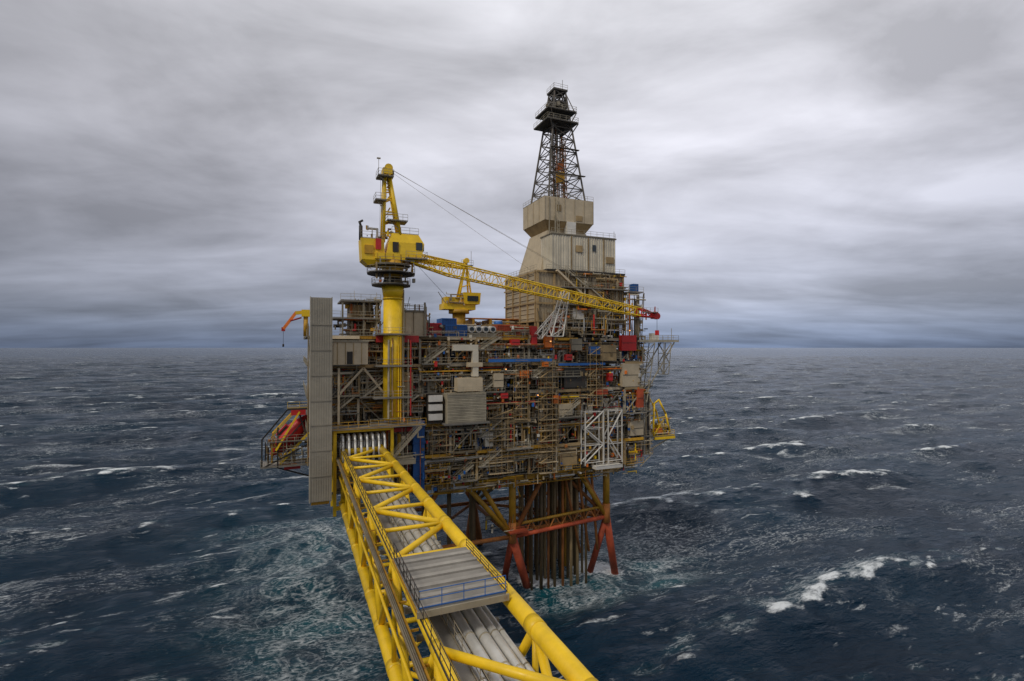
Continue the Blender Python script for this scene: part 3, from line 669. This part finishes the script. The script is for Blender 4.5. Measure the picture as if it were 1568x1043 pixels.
for u in (7.1,12.95): K.box('ochre_paint',u-.06,u+.06,31.2,40.1,33.5,33.7)
K.box('grey_paint',7.0,13.05,31.1,31.25,33.45,33.85)
K.rail('blue_paint',(7.15,31.35,33.9),(12.9,31.35,33.9),1.1,1.2,.03); K.rail('dark_steel',(7.15,31.35,33.9),(7.15,40,33.9),1.1,1.2,.03); K.rail('dark_steel',(13.0,31.35,33.9),(13.0,40,33.9),.5,1.6,.025)
K.part('end_portal')
d=De-.3
K.tube('yellow_paint',(uL,d,zb),(uL,d,zt),.4,12,None,1);K.tube('yellow_paint',(uR,d,zb),(uR,d,zt),.4,12,None,1);K.tube('yellow_paint',(uL,d,zt),(uR,d,zt),.45,12,None,1)
K.finish()

# ================================================================== SEA
def rot(u,d): return (u*math.cos(A)-d*math.sin(A), u*math.sin(A)+d*math.cos(A))
nr=1250
rad=np.concatenate([[0.5],np.geomspace(24,4500,nr-40),np.geomspace(4700,70000,39)])
front=np.linspace(math.radians(90-58),math.radians(90+58),860)
back=np.linspace(math.radians(90+58),math.radians(90-58+360),120)[1:-1]
th=np.concatenate([front,back]); nt_=len(th); nr=len(rad)
RR,TT=np.meshgrid(rad,th,indexing='ij')
X=(RR*np.cos(TT)).astype(np.float32).ravel(); Y=(RR*np.sin(TT)).astype(np.float32).ravel()
dr=np.gradient(rad); cell=np.maximum(dr[:,None],(RR*(math.radians(116)/860))).astype(np.float32).ravel()
fade_r=np.clip((4500-RR.ravel())/1500,0,1).astype(np.float32)
wd=math.radians(-66)
NW=130; Z=np.zeros_like(X);DX=np.zeros_like(X);DY=np.zeros_like(X);S=np.zeros_like(X);S2=np.zeros_like(X)
for i in range(NW):
    lam=3.6*(28**((i+rng.random())/NW)); k=2*math.pi/lam
    ang=wd+rng.normal()*(.33 if lam>16 else .55); a=.0046*lam*(1 if lam<55 else (55/lam)**1.3); ph=rng.random()*6.283
    w=np.clip((lam/cell-2.2)/2.5,0,1)*fade_r
    p=(k*(math.cos(ang)*X+math.sin(ang)*Y)+ph).astype(np.float32)
    cs=np.cos(p)*a*w; sn=np.sin(p)*a*w
    Z+=cs; DX-=math.cos(ang)*sn*.85; DY-=math.sin(ang)*sn*.85
    g_=1.0 if lam>9 else .6
    S+=k*cs*g_
    S2+=k*a*w*g_*np.cos(p+k*3.0)
def qn(F,a,b):
    sel=F[(RR.ravel()<380)&(RR.ravel()>60)]; qa,qb=np.quantile(sel,a),np.quantile(sel,b); return np.clip((F-qa)/(qb-qa),0,1)
foam=qn(S,.935,.994); trail=qn(S2,.86,.985)
wake=np.zeros_like(X); legw=np.zeros_like(X)
def blob(x,y,rx,ry,a,ang=0):
    c,s=math.cos(ang),math.sin(ang); dx=X-x;dy=Y-y
    return a*np.exp(-(((dx*c+dy*s)/rx)**2+((-dx*s+dy*c)/ry)**2))
wake+=blob(-42,112,16,30,.85,math.radians(16)); wake+=blob(-31,86,9,15,.8,.3); wake+=blob(-56,135,26,18,.4)
for f in feet+br: x,y=rot(f[0],f[1]); legw+=blob(x,y,3.5,2.8,.9)
for q in ((50,100),(54,99),(58,101),(62,103)): x,y=rot(*q); legw+=blob(x,y,4,2.2,.55)
for q in ((72,102),(80,105),(66,97),(50,95),(57,96),(76,96)): x,y=rot(*q); wake+=blob(x,y,10,7,.65)
wake=np.clip(wake,0,1); legw=np.clip(legw,0,1)
V=np.stack([X+DX,Y+DY,Z],1).astype(np.float32)
i0=np.arange(nr-1)[:,None]*nt_; j=np.arange(nt_)[None,:]; j1=(j+1)%nt_
Q=np.stack([i0+j,i0+nt_+j,i0+nt_+j1,i0+j1],-1).reshape(-1,4).astype(np.int32)
me=bpy.data.meshes.new('sea'); me.vertices.add(len(V)); me.vertices.foreach_set('co',V.ravel())
me.loops.add(Q.size); me.loops.foreach_set('vertex_index',Q.ravel()); me.polygons.add(len(Q))
me.polygons.foreach_set('loop_start',np.arange(0,Q.size,4,dtype=np.int32)); me.polygons.foreach_set('use_smooth',np.ones(len(Q),dtype=bool))
me.update(calc_edges=True); me.validate()
for nme,arr in (('foam',foam),('trail',trail),('wake',wake),('legwash',legw)):
    a=me.attributes.new(nme,'FLOAT','POINT'); a.data.foreach_set('value',arr.astype(np.float32))
sea=bpy.data.objects.new('sea',me); scene.collection.objects.link(sea)
m=bpy.data.materials.new('sea_water'); m.use_nodes=True; nt=m.node_tree; p=nt.nodes['Principled BSDF']; me.materials.append(m)
pos=nt.nodes.new('ShaderNodeNewGeometry').outputs['Position']
def att(n): a=nt.nodes.new('ShaderNodeAttribute'); a.attribute_name=n; return a.outputs['Fac']
F0,T0,W0,LW=att('foam'),att('trail'),att('wake'),att('legwash')
def M(op,*a,**k): return math_n(nt,op,*a,**k)
def ridge(v,w): return M('SUBTRACT',1.0,M('MULTIPLY',M('ABSOLUTE',M('SUBTRACT',v,.5)),w),clamp=True)
crest=math.radians(-66+90)
flat=mapping(nt,pos,(1,1,0))
rv=mapping(nt,flat,(1,1,1),(0,0,-crest))      # x = along crests
hi=noise(nt,mapping(nt,rv,(.7,1.6,1)),1.3,7,.74,.5)
mid=noise(nt,mapping(nt,rv,(.16,.5,1)),1.0,6,.68,.8)
big=noise(nt,flat,.012,3,.5)
# breaking crests, torn into streaks
c1=mrange(nt,M('ADD',M('MULTIPLY',F0,.62),M('ADD',M('MULTIPLY',mid,1.25),M('MULTIPLY',hi,1.1))),1.43,1.80)
c1=M('MULTIPLY',M('MULTIPLY',c1,mrange(nt,F0,0,.3)),.95)
# lacy foam left behind, drawn out along the wind
warp=noise(nt,mapping(nt,rv,(.055,.16,1),(0,0,.12)),1.0,2.6,.5,1.1)
warp2=noise(nt,mapping(nt,rv,(.12,.34,1),(0,0,-.1),(5,9,0)),1.0,2.6,.5,1.2)
lace=M('MAXIMUM',ridge(warp,28.0),ridge(warp2,22.0))
patch=noise(nt,mapping(nt,rv,(.014,.03,1)),1.0,4,.6,.6)
c3=M('MULTIPLY',M('MULTIPLY',lace,M('MAXIMUM',mrange(nt,patch,.50,.66),M('MULTIPLY',T0,1.0))),mrange(nt,hi,.46,.60,0,.75))
c3t=M('MULTIPLY',mrange(nt,M('ADD',M('MULTIPLY',T0,.35),M('ADD',mid,M('MULTIPLY',hi,.6))),1.08,1.32),.5)
c3t=M('MULTIPLY',c3t,mrange(nt,T0,0,.4))
# scattered small whitecaps everywhere, larger ones further out
caps=noise(nt,mapping(nt,rv,(.026,.11,1)),1.0,8,.70,.35)
c2=M('MULTIPLY',mrange(nt,M('ADD',caps,M('MULTIPLY',big,.25)),.725,.80),mrange(nt,hi,.40,.58,.05,.9))
sm=noise(nt,mapping(nt,rv,(.07,.27,1),(0,0,.05),(17,3,0)),1.0,6,.66,.4)
c2c=M('MULTIPLY',mrange(nt,M('ADD',sm,M('MULTIPLY',patch,.22)),.735,.80),mrange(nt,hi,.40,.56,.1,.85))
farc=noise(nt,mapping(nt,rv,(.006,.02,1),(0,0,0),(31,7,0)),1.0,10,.78)
c2b=M('MULTIPLY',M('MULTIPLY',mrange(nt,farc,.61,.68),.8),mrange(nt,hi,.38,.6,.08,1))
# churned wash beside the platform
s1=noise(nt,flat,.045,3,.5,1.9); s2n=noise(nt,flat,.11,3,.52,1.8); s3=noise(nt,flat,.30,3,.55,1.3)
c4=M('MAXIMUM',M('MAXIMUM',ridge(s1,20.0),M('MULTIPLY',ridge(s2n,24.0),.9)),M('MULTIPLY',ridge(s3,20.0),.5))
c4=M('MULTIPLY',M('MULTIPLY',c4,mrange(nt,M('MULTIPLY',M('POWER',W0,.7),M('SUBTRACT',M('MULTIPLY',M('ADD',patch,s1),1.8),1.05)),.2,.85)),mrange(nt,hi,.43,.57,.0,.9))
c5=mrange(nt,M('ADD',M('MULTIPLY',LW,.62),M('MULTIPLY',hi,1.1)),.88,1.08,0,.9)
tot=M('MAXIMUM',M('MAXIMUM',M('MAXIMUM',c1,c2),M('MAXIMUM',c3t,c2c)),M('MAXIMUM',M('MAXIMUM',c2b,c3),M('MAXIMUM',c4,c5)))
wcol=mixc(nt,mrange(nt,noise(nt,flat,.02,3),.35,.65),(.0008,.012,.028),(.0015,.022,.045))
wcol=mixc(nt,M('MULTIPLY',W0,mrange(nt,s1,.38,.60,.15,.9)),wcol,(.004,.075,.095))
wcol=mixc(nt,M('MULTIPLY',T0,.3),wcol,(.004,.065,.085))
nt.links.new(mixc(nt,tot,wcol,(.80,.84,.85)),p.inputs['Base Color'])
nt.links.new(mrange(nt,tot,0,.6,.10,.8),p.inputs['Roughness'])
p.inputs['IOR'].default_value=1.33; p.inputs['Specular IOR Level'].default_value=.25; p.inputs['Specular Tint'].default_value=(.78,.9,1,1)
bp=nt.nodes.new('ShaderNodeBump'); bp.inputs['Strength'].default_value=1.0; bp.inputs['Distance'].default_value=.9
h1=noise(nt,mapping(nt,rv,(.35,.9,1)),.9,7,.62,.2)
h2=noise(nt,mapping(nt,rv,(.05,.15,1)),1.0,5,.58,.3)
h3=noise(nt,mapping(nt,rv,(.012,.03,1)),1.0,4,.5,.3)
hh=M('ADD',M('ADD',M('MULTIPLY',h1,1.1),M('MULTIPLY',h2,3.6)),M('MULTIPLY',h3,9.0))
hh=M('ADD',hh,M('MULTIPLY',tot,.12))
nt.links.new(hh,bp.inputs['Height']); nt.links.new(bp.outputs[0],p.inputs['Normal'])

# ================================================================== SKY
w=bpy.data.worlds.new('World'); scene.world=w; w.use_nodes=True; nt=w.node_tree
out=nt.nodes['World Output']; bg=nt.nodes['Background']
sky=nt.nodes.new('ShaderNodeTexSky'); sky.sky_type='NISHITA'; sky.sun_disc=False
SE,SA=math.radians(48),math.radians(218)
sky.sun_elevation=SE; sky.sun_rotation=SA
nt.links.new(sky.outputs[0],bg.inputs[0]); bg.inputs[1].default_value=.07
g=nt.nodes.new('ShaderNodeTexCoord').outputs['Generated']
sx=nt.nodes.new('ShaderNodeSeparateXYZ'); nt.links.new(g,sx.inputs[0]); x_,y_,z_=sx.outputs
zc=math_n(nt,'MAXIMUM',z_,0.0); den=math_n(nt,'ADD',zc,.13)
cb=nt.nodes.new('ShaderNodeCombineXYZ'); nt.links.new(math_n(nt,'DIVIDE',x_,den),cb.inputs[0]); nt.links.new(math_n(nt,'DIVIDE',y_,den),cb.inputs[1])
cv=cb.outputs[0]
n1=noise(nt,mapping(nt,cv,(.46,.85,1),(0,0,math.radians(-24)),(3.1,1.7,0)),1.0,7,.50,.5)
n2=noise(nt,mapping(nt,cv,(1.1,2.1,1),(0,0,math.radians(-30)),(9,4,0)),1.0,7,.54,.4)
n3=noise(nt,mapping(nt,g,(1.3,1.3,3.4),(0,math.radians(10),0),(.4,0,.9)),2.1,7,.52,.5)
base=ramp(nt,[(0,(.14,.185,.29)),(.03,(.215,.26,.37)),(.09,(.37,.395,.485)),(.2,(.49,.50,.575)),(.36,(.61,.61,.67)),(.6,(.66,.66,.70)),(1,(.5,.5,.54))])
nt.links.new(zc,base.inputs[0])
nn=math_n(nt,'ADD',math_n(nt,'ADD',math_n(nt,'MULTIPLY',n1,.44),math_n(nt,'MULTIPLY',n2,.22)),math_n(nt,'MULTIPLY',n3,.34))
mod=mrange(nt,nn,.40,.60,.66,1.30)
col=mixc(nt,1.0,base.outputs[0],mod,'MULTIPLY')
dt=nt.nodes.new('ShaderNodeVectorMath'); dt.operation='DOT_PRODUCT'; nt.links.new(g,dt.inputs[0]); dv=Vector((.08,.86,.38)).normalized(); dt.inputs[1].default_value=dv
gl=mrange(nt,dt.outputs['Value'],.62,1.0,.80,1.16)
col=mixc(nt,1.0,col,gl,'MULTIPLY')
lr=mrange(nt,x_,-.7,.5,.86,1.16); col=mixc(nt,1.0,col,lr,'MULTIPLY')
b2=nt.nodes.new('ShaderNodeBackground'); nt.links.new(col,b2.inputs[0]); b2.inputs[1].default_value=1.0
ms=nt.nodes.new('ShaderNodeMixShader'); ms.inputs[0].default_value=.94
nt.links.new(bg.outputs[0],ms.inputs[1]); nt.links.new(b2.outputs[0],ms.inputs[2]); nt.links.new(ms.outputs[0],out.inputs[0])

sl=bpy.data.lights.new('sun','SUN'); sl.energy=1.5; sl.angle=math.radians(11); sl.color=(1,.93,.82)
so=bpy.data.objects.new('sun',sl); scene.collection.objects.link(so)
dirv=Vector((math.sin(SA)*math.cos(SE),math.cos(SA)*math.cos(SE),math.sin(SE)))
so.rotation_euler=dirv.to_track_quat('Z','Y').to_euler()

cam=bpy.data.cameras.new('camera'); co=bpy.data.objects.new('camera',cam); scene.collection.objects.link(co)
cam.lens=18; cam.sensor_width=36; cam.clip_end=150000; cam.clip_start=.5
co.location=(0,0,50); co.rotation_euler=(math.radians(90.77),0,0)
scene.camera=co
